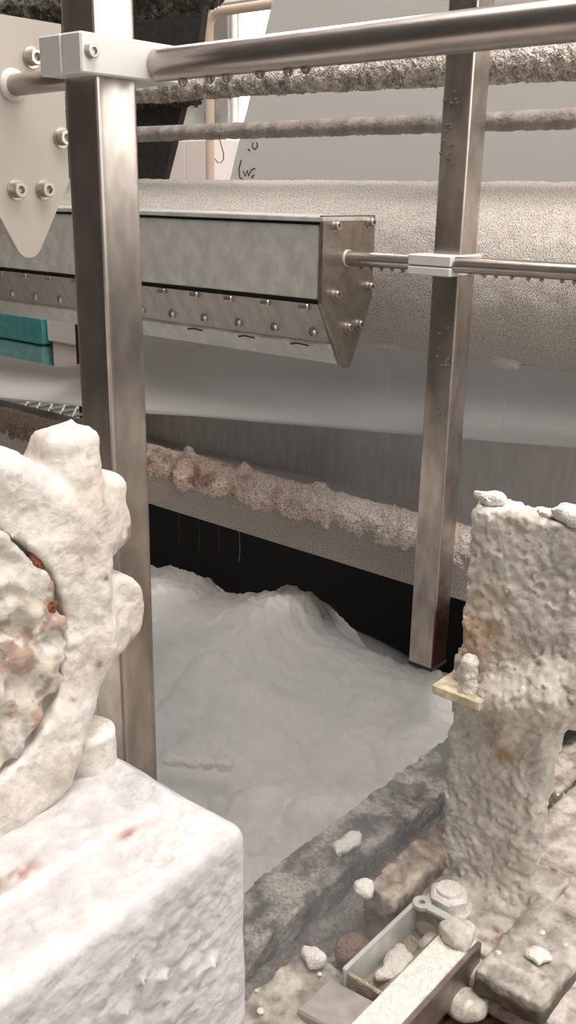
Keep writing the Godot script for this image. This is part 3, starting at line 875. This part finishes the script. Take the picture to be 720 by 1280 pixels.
func posts_and_rails() -> void:
	var clean := lin(255, 250, 245)
	var soil := lin(196, 190, 184)
	var rust := lin(128, 92, 72)
	var t1 := func(p: Vector3) -> Color:
		return clean.lerp(soil, clampf(0.15 + nf(p * Vector3(1, 0.3, 1), 16.0) * 0.7 + (0.25 if p.y < 0.6 else 0.0), 0.0, 1.0))
	var a := thing("steel_post", "near square stainless steel post with the pale clamp near its top", "post", Vector3(-0.965, 0.08, -0.795), "square steel posts")
	obj("tube", post_mesh(-0.995, -0.935, -0.825, -0.765, 0.03, 1.9, 0.0045, t1), M.steel_post, a)
	obj("end_cap", box(Vector3(-0.994, 0.024, -0.824), Vector3(-0.936, 0.031, -0.766), 0.002), M.gasket, a)
	var t2 := func(p: Vector3) -> Color:
		var c := clean.lerp(soil, clampf(0.1 + nf(p * Vector3(1, 0.4, 1), 18.0) * 0.9, 0.0, 1.0))
		var k := smoothstep(0.30, 0.16, p.y + nf(p, 20.0) * 0.1) * (1.0 if p.x > -0.962 else 0.1)
		return c.lerp(rust, k)
	var b := thing("steel_post", "far square stainless steel post hanging over the froth with a black rubber foot", "post", Vector3(-0.99, 0.08, -1.66), "square steel posts")
	obj("tube", post_mesh(-1.02, -0.96, -1.69, -1.63, 0.085, 2.0, 0.0045, t2), M.steel_post, b)
	obj("end_cap", box(Vector3(-1.021, 0.076, -1.691), Vector3(-0.959, 0.0855, -1.629), 0.002), M.gasket, b).set_meta("label", "black rubber foot")
	# water beads on the far post
	var pts := []
	for k in 26: pts.append(Vector3(-1.018 + rng.randf() * 0.03, 1.10 + rng.randf() * 0.13, -1.6285))
	for k in 14: pts.append(Vector3(-1.0 + rng.randf() * 0.03, 0.62 + rng.randf() * 0.2, -1.6285))
	drops(b, pts, 0.0028)
	# near clamp
	var c := thing("rail_clamp", "pale grey two piece clamp block near the top of the near post", "clamp", Vector3(-0.96, 1.17, -0.81), "pale clamp blocks")
	obj("clamp_jaw", box(Vector3(-1.001, 1.171, -0.885), Vector3(-0.9605, 1.213, -0.737), 0.002), M.clamp, c)
	obj("clamp_body", box(Vector3(-0.9595, 1.171, -0.885), Vector3(-0.925, 1.213, -0.737), 0.002), M.clamp, c)
	screw(c, socket_screw(0.0075, 0.006), Vector3(-0.925, 1.194, -0.751), Vector3.RIGHT, "clamp_bolt")
	# far clamp
	var d := thing("rail_clamp", "pale two piece clamp block on the far post holding the support rod", "clamp", Vector3(-1.0, 0.905, -1.64), "pale clamp blocks")
	obj("clamp_jaw", box(Vector3(-1.047, 0.9235, -1.7), Vector3(-0.953, 0.943, -1.585), 0.002), M.clamp, d)
	obj("clamp_body", box(Vector3(-1.047, 0.9055, -1.7), Vector3(-0.953, 0.9215, -1.585), 0.002), M.clamp, d)
	# rails
	var r := thing("front_rail", "thick stainless rail crossing the top and running out through the near clamp", "rail", Vector3(-0.6, 1.187, -0.85))
	obj("rail_tube", rod(Vector3(-0.925, 1.189, -0.85), Vector3(0.1, 1.197, -0.85), 0.0182, 32), M.steel, r)
	obj("rail_spigot", rod(Vector3(-1.216, 1.182, -0.85), Vector3(-0.92, 1.187, -0.85), 0.014, 28), M.steel, r)
	drops(r, [Vector3(-0.884, 1.170, -0.85), Vector3(-0.84, 1.171, -0.85), Vector3(-0.814, 1.171, -0.85), Vector3(-0.764, 1.172, -0.85), Vector3(-0.724, 1.172, -0.85), Vector3(-0.70, 1.173, -0.85)], 0.006)
	var s := thing("support_rod", "slim steel rod running from the pointed end plate through the far clamp", "rod", Vector3(-1.0, 0.928, -1.605))
	obj("rod_bar", rod(Vector3(-1.205, 0.9255, -1.605), Vector3(0.1, 0.934, -1.605), 0.0145, 28), M.steel, s)
	var pr := []
	for k in 5: pr.append(Vector3(-1.17 + k * 0.025, 0.910, -1.605))
	for k in 9: pr.append(Vector3(-0.93 + k * 0.03 + rng.randf() * 0.01, 0.912, -1.605))
	drops(s, pr, 0.0042)
	obj("weld_ring", rod(Vector3(-1.206, 0.9255, -1.605), Vector3(-1.2, 0.9255, -1.605), 0.0175, 24), M.steel_panel, s)

func slab_tint(pale: Color, dark: Color, rust: Color, rusty: float, bias := 0.65) -> Callable:
	return func(p: Vector3) -> Color:
		var c := dark.lerp(pale, clampf(bias + nf(p, 13.0) * 1.0 + nf(p, 55.0) * 0.8, 0.0, 1.0))
		return c.lerp(rust, clampf((nf(p + Vector3.ONE * 3.0, 18.0) - 0.32 + rusty) * 4.0, 0.0, 0.85))

func slab(called: String, lo: Vector3, hi: Vector3, rough: float, tint: Callable, label: String, category: String, m: Material = null, cell := 0.005) -> MeshInstance3D:
	var f := func(p: Vector3) -> float:
		return sd_box(p, lo, hi, 0.004) + nf(p, 30.0) * rough + nf(p, 95.0) * rough * 0.5
	var e := Vector3.ONE * (rough + 0.012)
	return tag(obj(called, nets(lo - e, hi + e, cell, f, rough * 2.0, tint), m if m else M.deck), label, category)

func deck() -> void:
	var pale := lin(196, 187, 176)
	var dark := lin(112, 102, 92)
	var rust := lin(112, 62, 44)
	slab("gutter_bed", Vector3(-0.772, -0.14, -1.9), Vector3(-0.60, -0.05, -0.4), 0.006, slab_tint(lin(150, 144, 136), lin(70, 67, 62), rust, 0.0, 0.45), "dark grey wet gutter bed between the pit curb and the rusty beam", "gutter", M.mould, 0.006)
	slab("rusty_beam", Vector3(-0.692, -0.1, -1.5), Vector3(-0.638, 0.048, -1.02), 0.007, slab_tint(lin(180, 166, 152), lin(104, 86, 74), rust, 0.08), "rust stained concrete beam end with a caked tip beside the column foot", "beam")
	slab("deck_plate", Vector3(-0.598, -0.06, -2.3), Vector3(-0.1, -0.004, -1.02), 0.004, slab_tint(lin(198, 190, 182), lin(140, 126, 116), rust, -0.1, 0.75), "wide pale deck plate behind the column with small rust spots", "plate", null, 0.008)
	slab("far_plate", Vector3(-0.70, -0.06, -2.3), Vector3(-0.604, -0.006, -1.52), 0.004, slab_tint(pale, dark, rust, 0.0), "narrow pale deck strip beside the groove behind the column", "plate", null, 0.007)
	slab("base_plate", Vector3(-0.672, -0.02, -1.30), Vector3(-0.478, 0.008, -1.055), 0.003, slab_tint(lin(205, 198, 188), lin(150, 140, 130), rust, 0.0, 0.75), "flat caked base plate under the crusted column", "plate")
	var stone := slab_tint(lin(190, 184, 176), lin(120, 110, 102), rust, -0.1, 0.72)
	var edge := func(p: Vector3) -> Color:
		var c: Color = stone.call(p)
		return c.lerp(lin(84, 76, 68), smoothstep(0.021, 0.012, p.y + nf(p, 40.0) * 0.006))
	slab("edge_slab", Vector3(-0.490, -0.012, -1.2), Vector3(-0.385, 0.03, -1.0), 0.004, edge, "grey stone slab with dark chipped edges beside the angle tray", "slab")
	slab("corner_slab", Vector3(-0.715, -0.09, -0.905), Vector3(-0.60, -0.004, -0.45), 0.006, slab_tint(pale, dark, rust, -0.08), "pale caked slab at the bottom edge between the white block and the tray", "slab")
	slab("low_slab", Vector3(-0.384, -0.1, -1.5), Vector3(-0.15, -0.03, -0.75), 0.006, slab_tint(pale, dark, rust, -0.05), "rough low slab at the bottom right corner", "slab")
	slab("rust_bed", Vector3(-0.56, -0.12, -1.1), Vector3(-0.384, -0.062, -0.7), 0.010, slab_tint(lin(150, 126, 108), lin(84, 56, 44), rust, 0.3, 0.4), "rust red crumbling bed in the hollow below the stone slab", "debris")
	# angle iron tray
	var t := thing("angle_tray", "shallow amber stained angle iron tray in front of the column", "tray", Vector3(-0.58, 0.0, -0.95))
	obj("tray_rim", box(Vector3(-0.627, -0.035, -1.062), Vector3(-0.620, 0.032, -0.878), 0.002), M.steel_panel, t)
	obj("tray_end", box(Vector3(-0.627, -0.05, -0.886), Vector3(-0.560, 0.026, -0.880), 0.002), M.amber_tray, t)
	obj("tray_end", box(Vector3(-0.627, -0.05, -1.062), Vector3(-0.560, 0.028, -1.056), 0.002), M.amber_tray, t)
	var st := begin()
	prism_z(st, PackedVector2Array([Vector2(-0.624, -0.018), Vector2(-0.603, -0.03), Vector2(-0.558, 0.024), Vector2(-0.552, 0.024), Vector2(-0.598, -0.04), Vector2(-0.624, -0.03)]), -1.06, -0.883)
	obj("tray_floor", done(st), M.amber_tray, t)
	obj("tray_flange", box(Vector3(-0.562, 0.016, -1.05), Vector3(-0.512, 0.029, -0.77), 0.002), M.pulp_white, t)
	obj("flange_edge", box(Vector3(-0.5118, -0.03, -1.05), Vector3(-0.504, 0.031, -0.77), 0.002), M.steel_dark, t)
	st = begin()
	bx(st, Vector3(-0.648, -0.012, -0.874), Vector3(-0.566, 0.004, -0.80), 0.003, Transform3D(Basis(Vector3.BACK, 0.12), Vector3(0, 0.08, 0)))
	obj("tray_apron", done(st), M.steel_dull, t)
	st = begin()
	lathe(st, Vector3(-0.612, 0.030, -1.058), Vector3.UP, [Vector2(0.005, 0), Vector2(0.014, 0), Vector2(0.014, 0.006), Vector2(0.005, 0.006), Vector2(0.005, 0)], 20)
	bx(st, Vector3(-0.600, 0.030, -1.064), Vector3(-0.555, 0.036, -1.050), 0.001)
	obj("lug", done(st), M.steel_panel, t)
	# caked pulp in the tray
	obj("tray_pulp", clot(Vector3(-0.60, -0.012, -0.97), 0.03, Vector3(0.7, 0.4, 1.4), 31.0), M.pulp_white, t)
	# column bolt
	var b := thing("anchor_bolt", "large caked hex bolt on the base plate in front of the column", "bolt", Vector3(-0.592, 0.006, -1.102))
	st = begin()
	lathe(st, Vector3(-0.592, 0.008, -1.102), Vector3.UP, [Vector2(0.036, 0), Vector2(0.036, 0.006), Vector2(0.034, 0.008), Vector2(0, 0.008)], 26)
	obj("washer", done(st), M.pulp_white, b)
	st = begin()
	lathe(st, Vector3(-0.592, 0.015, -1.102), Vector3.UP, [Vector2(0.031, 0), Vector2(0.031, 0.02), Vector2(0.026, 0.025), Vector2(0, 0.025)], 6)
	lathe(st, Vector3(-0.592, 0.04, -1.102), Vector3.UP, [Vector2(0.02, -0.001), Vector2(0.019, 0.005), Vector2(0, 0.007)], 18)
	obj("bolt_head", done(st), M.pulp_white, b)
	# loose lumps
	tag(obj("pulp_lump", clot(Vector3(-0.536, 0.042, -1.032), 0.023, Vector3(1.1, 0.8, 0.9), 2.0), M.pulp_cream), "cream coloured pulp lump beside the anchor bolt", "pulp")
	tag(obj("pulp_lump", clot(Vector3(-0.432, 0.036, -1.075), 0.015, Vector3(1.0, 0.45, 1.0), 5.0), M.pulp_white), "small bright white pulp chip on the grey stone slab", "pulp")
	tag(obj("pulp_lump", clot(Vector3(-0.492, -0.035, -0.995), 0.028, Vector3(1.2, 0.8, 0.9), 8.0), M.pulp_cream), "cream and rust pulp lump in the rusty hollow at the bottom edge", "pulp")
	tag(obj("pulp_lump", clot(Vector3(-0.69, 0.045, -1.015), 0.016, Vector3(1.0, 0.9, 0.8), 11.0), M.pulp_white), "white pulp lump stuck on the tip of the rusty beam", "pulp")
	tag(obj("pulp_lump", clot(Vector3(-0.655, -0.005, -0.945), 0.026, Vector3(1.0, 0.8, 1.0), 14.0), M.brown_pulp), "brown rusty lump in the gutter beside the tray rim", "pulp")
	tag(obj("pulp_lump", clot(Vector3(-0.68, 0.012, -0.885), 0.018, Vector3(1.1, 0.7, 1.0), 17.0), M.pulp_white), "white pulp lump at the far corner of the pale caked slab", "pulp")
	tag(obj("pulp_lump", clot(Vector3(-0.80, 0.006, -1.12), 0.018, Vector3(0.9, 0.6, 2.0), 20.0), M.pulp_white), "long white pulp smear on top of the mouldy curb", "pulp")
	# small flecks of pulp strewn over the deck
	var fleck := []
	for k in 90:
		var q := Vector3(lerpf(-0.72, -0.25, rng.randf()), 0.0, lerpf(-1.6, -0.6, rng.randf()))
		if q.z < -1.0 and q.z > -1.3 and q.x < -0.48: continue
		q.y = 0.03 if q.x > -0.49 and q.x < -0.385 and q.z > -1.2 and q.z < -1.0 else (-0.004 if q.z < -1.03 and q.x > -0.6 else 0.0)
		if q.x > -0.6 and q.z > -1.02 and not q.y > 0.01: continue
		if q.x < -0.605 and q.z < -0.9: continue
		fleck.append(q)
	var fst := begin()
	for q in fleck:
		var r := 0.003 + 0.005 * rng.randf() * rng.randf()
		lathe(fst, q - Vector3(0, r * 0.3, 0), Vector3(rng.randf() - 0.5, 1.5, rng.randf() - 0.5), [Vector2(r * 0.9, 0), Vector2(r, r * 0.4), Vector2(r * 0.6, r * 0.8), Vector2(0, r * 0.9)], 6)
	tag(obj("pulp_flecks", done(fst), M.pulp_white), "tiny white pulp flecks strewn over the deck plates and slabs", "pulp", "", "stuff")
	tag(obj("dark_lump", clot(Vector3(-0.69, 0.03, -1.70), 0.04, Vector3(1.1, 0.8, 1.0), 23.0), M.rock), "larger black lump behind the right side of the column", "lump", "black lumps behind the column")
	tag(obj("dark_lump", clot(Vector3(-0.665, 0.065, -1.74), 0.034, Vector3(1.1, 0.7, 1.0), 26.0), M.rock), "smaller black lump sitting on top of the larger one behind the column", "lump", "black lumps behind the column")
	tag(obj("grey_plate", box(Vector3(-0.72, 0.0, -1.95), Vector3(-0.45, 0.14, -1.82), 0.004), M.steel_dull), "blue grey steel bracket beyond the black lumps", "bracket")

func column() -> void:
	var t := thing("crusted_column", "tall steel column thickly crusted with pale pulp on the right", "column", Vector3(-0.58, 0.0, -1.2))
	var base := lin(194, 187, 177)
	var lightc := lin(224, 218, 209)
	var tan_c := lin(186, 150, 112)
	var tint := func(p: Vector3) -> Color:
		var c := base.lerp(lightc, clampf(0.3 + nf(p, 14.0) * 1.1 + nf(p, 60.0) * 0.5, 0.0, 1.0))
		c = c.lerp(lin(236, 229, 220), 0.8 * exp(-(Vector2(p.x + 0.515, p.y - 0.375) / Vector2(0.06, 0.045)).length_squared()))
		var k := exp(-(Vector2(p.x + 0.625, p.y - 0.44) / Vector2(0.045, 0.065)).length_squared())
		k += 0.8 * exp(-(Vector2(p.x + 0.555, p.y - 0.27) / Vector2(0.02, 0.03)).length_squared())
		return c.lerp(tan_c, clampf(k * (0.75 + nf(p, 30.0)), 0.0, 0.85))
	var f := func(p: Vector3) -> float:
		var d := sd_box(p, Vector3(-0.648, -0.02, -1.262), Vector3(-0.522, 0.40, -1.168), 0.008)
		d = minf(d, sd_box(p, Vector3(-0.640, 0.36, -1.225), Vector3(-0.40, 0.634, -1.168), 0.008))
		d = smin(d, sd_cap(p, Vector3(-0.515, 0.02, -1.19), Vector3(-0.502, 0.38, -1.19), 0.014, 0.024), 0.02)
		d = smin(d, sd_cap(p, Vector3(-0.575, 0.350, -1.162), Vector3(-0.485, 0.385, -1.172), 0.022, 0.045), 0.03)
		d = smin(d, sd_cap(p, Vector3(-0.555, 0.29, -1.166), Vector3(-0.548, 0.34, -1.164), 0.012, 0.02), 0.02)
		d = smin(d, sd_cap(p, Vector3(-0.47, 0.40, -1.17), Vector3(-0.41, 0.44, -1.17), 0.03, 0.04), 0.03)
		d = smin(d, sd_cap(p, Vector3(-0.60, 0.0, -1.155), Vector3(-0.51, 0.0, -1.16), 0.018), 0.025)
		var fl := nc.get_noise_3dv(p * Vector3(34, 26, 34)) * 0.004
		return d + nf(p, 20.0) * 0.005 + nf(p * Vector3(1, 0.8, 1), 85.0) * 0.0065 + fl
	obj("caked_shaft", nets(Vector3(-0.68, -0.03, -1.28), Vector3(-0.38, 0.67, -1.11), 0.0042, f, 0.018, tint), M.pulp, t)
	for k in [[-0.622, 0.645, 0.017, 1.2], [-0.535, 0.64, 0.011, 1.4], [-0.495, 0.645, 0.022, 1.6], [-0.455, 0.652, 0.026, 1.4]]:
		obj("white_clot", clot(Vector3(k[0], k[1], -1.185), k[2], Vector3(k[3], 0.55, 0.9), k[0] * 40.0), M.pulp_white, t)
	var st := begin()
	prism_y_plate(st)
	obj("bracket_plate", done(st), M.yellowed, t).set_meta("label", "yellowed bracket plate")
	var fs := func(p: Vector3) -> float:
		return sd_cap(p, Vector3(-0.613, 0.35, -1.148), Vector3(-0.613, 0.402, -1.148), 0.014, 0.013) + nf(p, 60.0) * 0.005
	obj("stud", nets(Vector3(-0.64, 0.34, -1.175), Vector3(-0.585, 0.43, -1.12), 0.003, fs, 0.01), M.pulp_white, t)

func prism_y_plate(st: SurfaceTool) -> void:
	bx(st, Vector3(-0.664, 0.340, -1.235), Vector3(-0.582, 0.356, -1.130), 0.002)

func bearing_housing() -> void:
	# the white block under it
	var w := lin(195, 192, 191)
	var g := lin(158, 155, 154)
	var rust := lin(140, 82, 58)
	var tb := func(p: Vector3) -> Color:
		var c := w.lerp(g, clampf(0.05 + nf(p, 7.0) * 0.8, 0.0, 0.7))
		var k := exp(-(Vector2(p.x + 0.582, p.z + 0.475) / Vector2(0.005, 0.010)).length_squared())
		k += exp(-(Vector2(p.x + 0.60, p.z + 0.36) / Vector2(0.008, 0.04)).length_squared()) * clampf(0.5 + nf(p, 60.0) * 2.0, 0.0, 1.0)
		return c.lerp(rust, clampf(k, 0.0, 0.9) * (1.0 if p.y > 0.48 else 0.0))
	var fb := func(p: Vector3) -> float:
		var d := sd_box(p, Vector3(-1.3, -0.08, -0.556), Vector3(-0.507, 0.498, 0.06), 0.012)
		d = minf(d, sd_box(p, Vector3(-1.3, 0.45, -0.545), Vector3(-0.588, 0.5045, 0.05), 0.006))
		var face := smoothstep(-0.52, -0.508, p.x) * smoothstep(-0.25, -0.4, p.z)
		return d + nf(p, 8.0) * 0.003 + nf(p, 40.0) * (0.001 + 0.0008 * face) - face * smoothstep(0.485, 0.45, p.y) * smoothstep(-0.535, -0.50, p.z) * maxf(0.0, nf(p + Vector3.ONE * 2.0, 50.0) - 0.12) * 0.016
	tag(obj("white_block", nets(Vector3(-1.1, 0.12, -0.575), Vector3(-0.48, 0.53, -0.05), 0.006, fb, 0.012, tb), M.block), "big white caked block filling the bottom left corner", "block")
	tag(obj("block_plinth", box(Vector3(-1.09, -0.1, -0.54), Vector3(-0.52, 0.14, -0.06), 0.01), M.concrete), "concrete plinth hidden under the white caked block", "plinth")
	# caked bolt on the block
	var b := thing("caked_bolt", "round grey caked bolt head on the white block beside the housing foot", "bolt", Vector3(-0.70, 0.5, -0.515))
	var fbo := func(p: Vector3) -> float:
		var q := p - Vector3(-0.690, 0.52, -0.518)
		var d := Vector2(Vector2(q.x, q.z).length() - 0.0275, absf(q.y) - 0.025) + Vector2.ONE * 0.006
		return minf(maxf(d.x, d.y), 0.0) + d.max(Vector2.ZERO).length() - 0.006 + nf(p, 40.0) * 0.002
	var tbo := func(_p: Vector3) -> Color: return lin(206, 199, 190)
	obj("bolt_head", nets(Vector3(-0.73, 0.485, -0.56), Vector3(-0.65, 0.56, -0.475), 0.003, fbo, 0.006, tbo), M.pulp, b)
	# housing
	var t := thing("bearing_housing", "bulky white pulp caked bearing housing with a round rusty face at the left edge", "bearing", Vector3(-0.8, 0.5, -0.36))
	var c := Vector3(-0.80, 0.675, -0.36)
	var white := lin(204, 196, 188)
	var tint := func(p: Vector3) -> Color:
		var q := white.lerp(lin(180, 164, 150), clampf(nf(p, 12.0) * 1.1, 0.0, 0.7))
		var spot := clampf((nf(p + Vector3.ONE * 4.0, 26.0) - 0.36) * 5.0, 0.0, 0.8) * (1.0 if p.y < 0.74 else 0.25)
		return q.lerp(lin(138, 92, 70), spot)
	var f := func(p: Vector3) -> float:
		var d := sd_cyl_x(p, Vector3(-0.82, c.y, c.z), 0.168, 0.135) - 0.02
		d = smin(d, sd_cap(p, Vector3(-0.73, 0.74, -0.45), Vector3(-0.712, 0.755, -0.53), 0.06, 0.044), 0.03)
		d = smin(d, sd_box(p, Vector3(-0.80, 0.716, -0.586), Vector3(-0.684, 0.794, -0.42), 0.02), 0.015)
		d = smin(d, sd_cap(p, Vector3(-0.708, 0.77, -0.525), Vector3(-0.706, 0.80, -0.518), 0.034, 0.034), 0.012)
		d = smin(d, sd_box(p, Vector3(-0.724, 0.77, -0.549), Vector3(-0.678, 0.846, -0.489), 0.014), 0.008)
		d = smin(d, sd_cyl_x(p, Vector3(-0.72, 0.648, -0.556), 0.036, 0.024) - 0.008, 0.02)
		d = smin(d, sd_cap(p, Vector3(-0.70, 0.63, -0.515), Vector3(-0.70, 0.55, -0.45), 0.025), 0.03)
		d = smin(d, sd_cap(p, Vector3(-0.72, 0.655, -0.46), Vector3(-0.72, 0.65, -0.55), 0.045, 0.03), 0.025)
		d = smin(d, sd_box(p, Vector3(-0.98, 0.49, -0.475), Vector3(-0.668, 0.60, -0.22), 0.02), 0.05)
		# bore for the round face
		d = maxf(d, -sd_cyl_x(p, Vector3(-0.64, c.y, c.z), 0.122, 0.045))
		return d + nf(p, 14.0) * 0.006 + nf(p, 60.0) * 0.0025
	obj("housing_shell", nets(Vector3(-1.0, 0.48, -0.64), Vector3(-0.62, 0.89, -0.14), 0.0045, f, 0.012, tint), M.pulp, t)
	var pal := [lin(190, 182, 172), lin(146, 145, 146), lin(198, 186, 168), lin(190, 178, 152), lin(140, 84, 54), lin(112, 78, 62)]
	var tf := func(p: Vector3) -> Color:
		var k := clampf(0.42 + nf(p, 19.0) * 1.5 + nf(p, 50.0) * 0.5, 0.0, 0.999)
		var q: Color = [pal[0], pal[1], pal[0], pal[2], pal[3], pal[0], pal[5], pal[4]][int(k * 8.0)]
		return q.lerp(pal[0], 0.42)
	var fd := func(p: Vector3) -> float:
		return sd_cyl_x(p, Vector3(-0.70, c.y, c.z), 0.110, 0.030) - 0.006 + nf(p, 30.0) * 0.010 + nc.get_noise_3dv(p * 38.0) * 0.008
	obj("round_face", nets(Vector3(-0.74, 0.55, -0.49), Vector3(-0.64, 0.80, -0.23), 0.004, fd, 0.018, tf), M.pulp, t).set_meta("label", "round mottled face stained rust and yellow")
	for k in [[0.742, -0.455, 0.011], [0.70, -0.462, 0.012], [0.64, -0.450, 0.009]]:
		obj("rust_pit", clot(Vector3(-0.667, k[0], k[1]), k[2], Vector3(0.35, 1.0, 0.9), k[0] * 30.0, 0.0015), M.rust, t)

func steam() -> void:
	# steam lies over the pit and drifts in front of the web
	for s in [["steam", Vector3(-1.27, -0.03, -1.06), Vector3(1.5, 0.44, 1.45), 2.2, "low bank of steam lying over the froth in the pit"],
			["steam", Vector3(-1.0, 0.47, -1.85), Vector3(2.2, 0.56, 0.24), 1.7, "thin steam drifting in front of the wet pan and the paper web"]]:
		var f := FogVolume.new()
		f.name = numbered(s[0])
		f.shape = RenderingServer.FOG_VOLUME_SHAPE_ELLIPSOID
		f.position = s[1]
		f.size = s[2]
		var m := FogMaterial.new()
		m.resource_name = "steam"
		m.density = s[3]
		m.albedo = Color(0.93, 0.92, 0.91)
		f.material = m
		add_child(f)
		tag(f, s[4], "steam", "", "stuff")
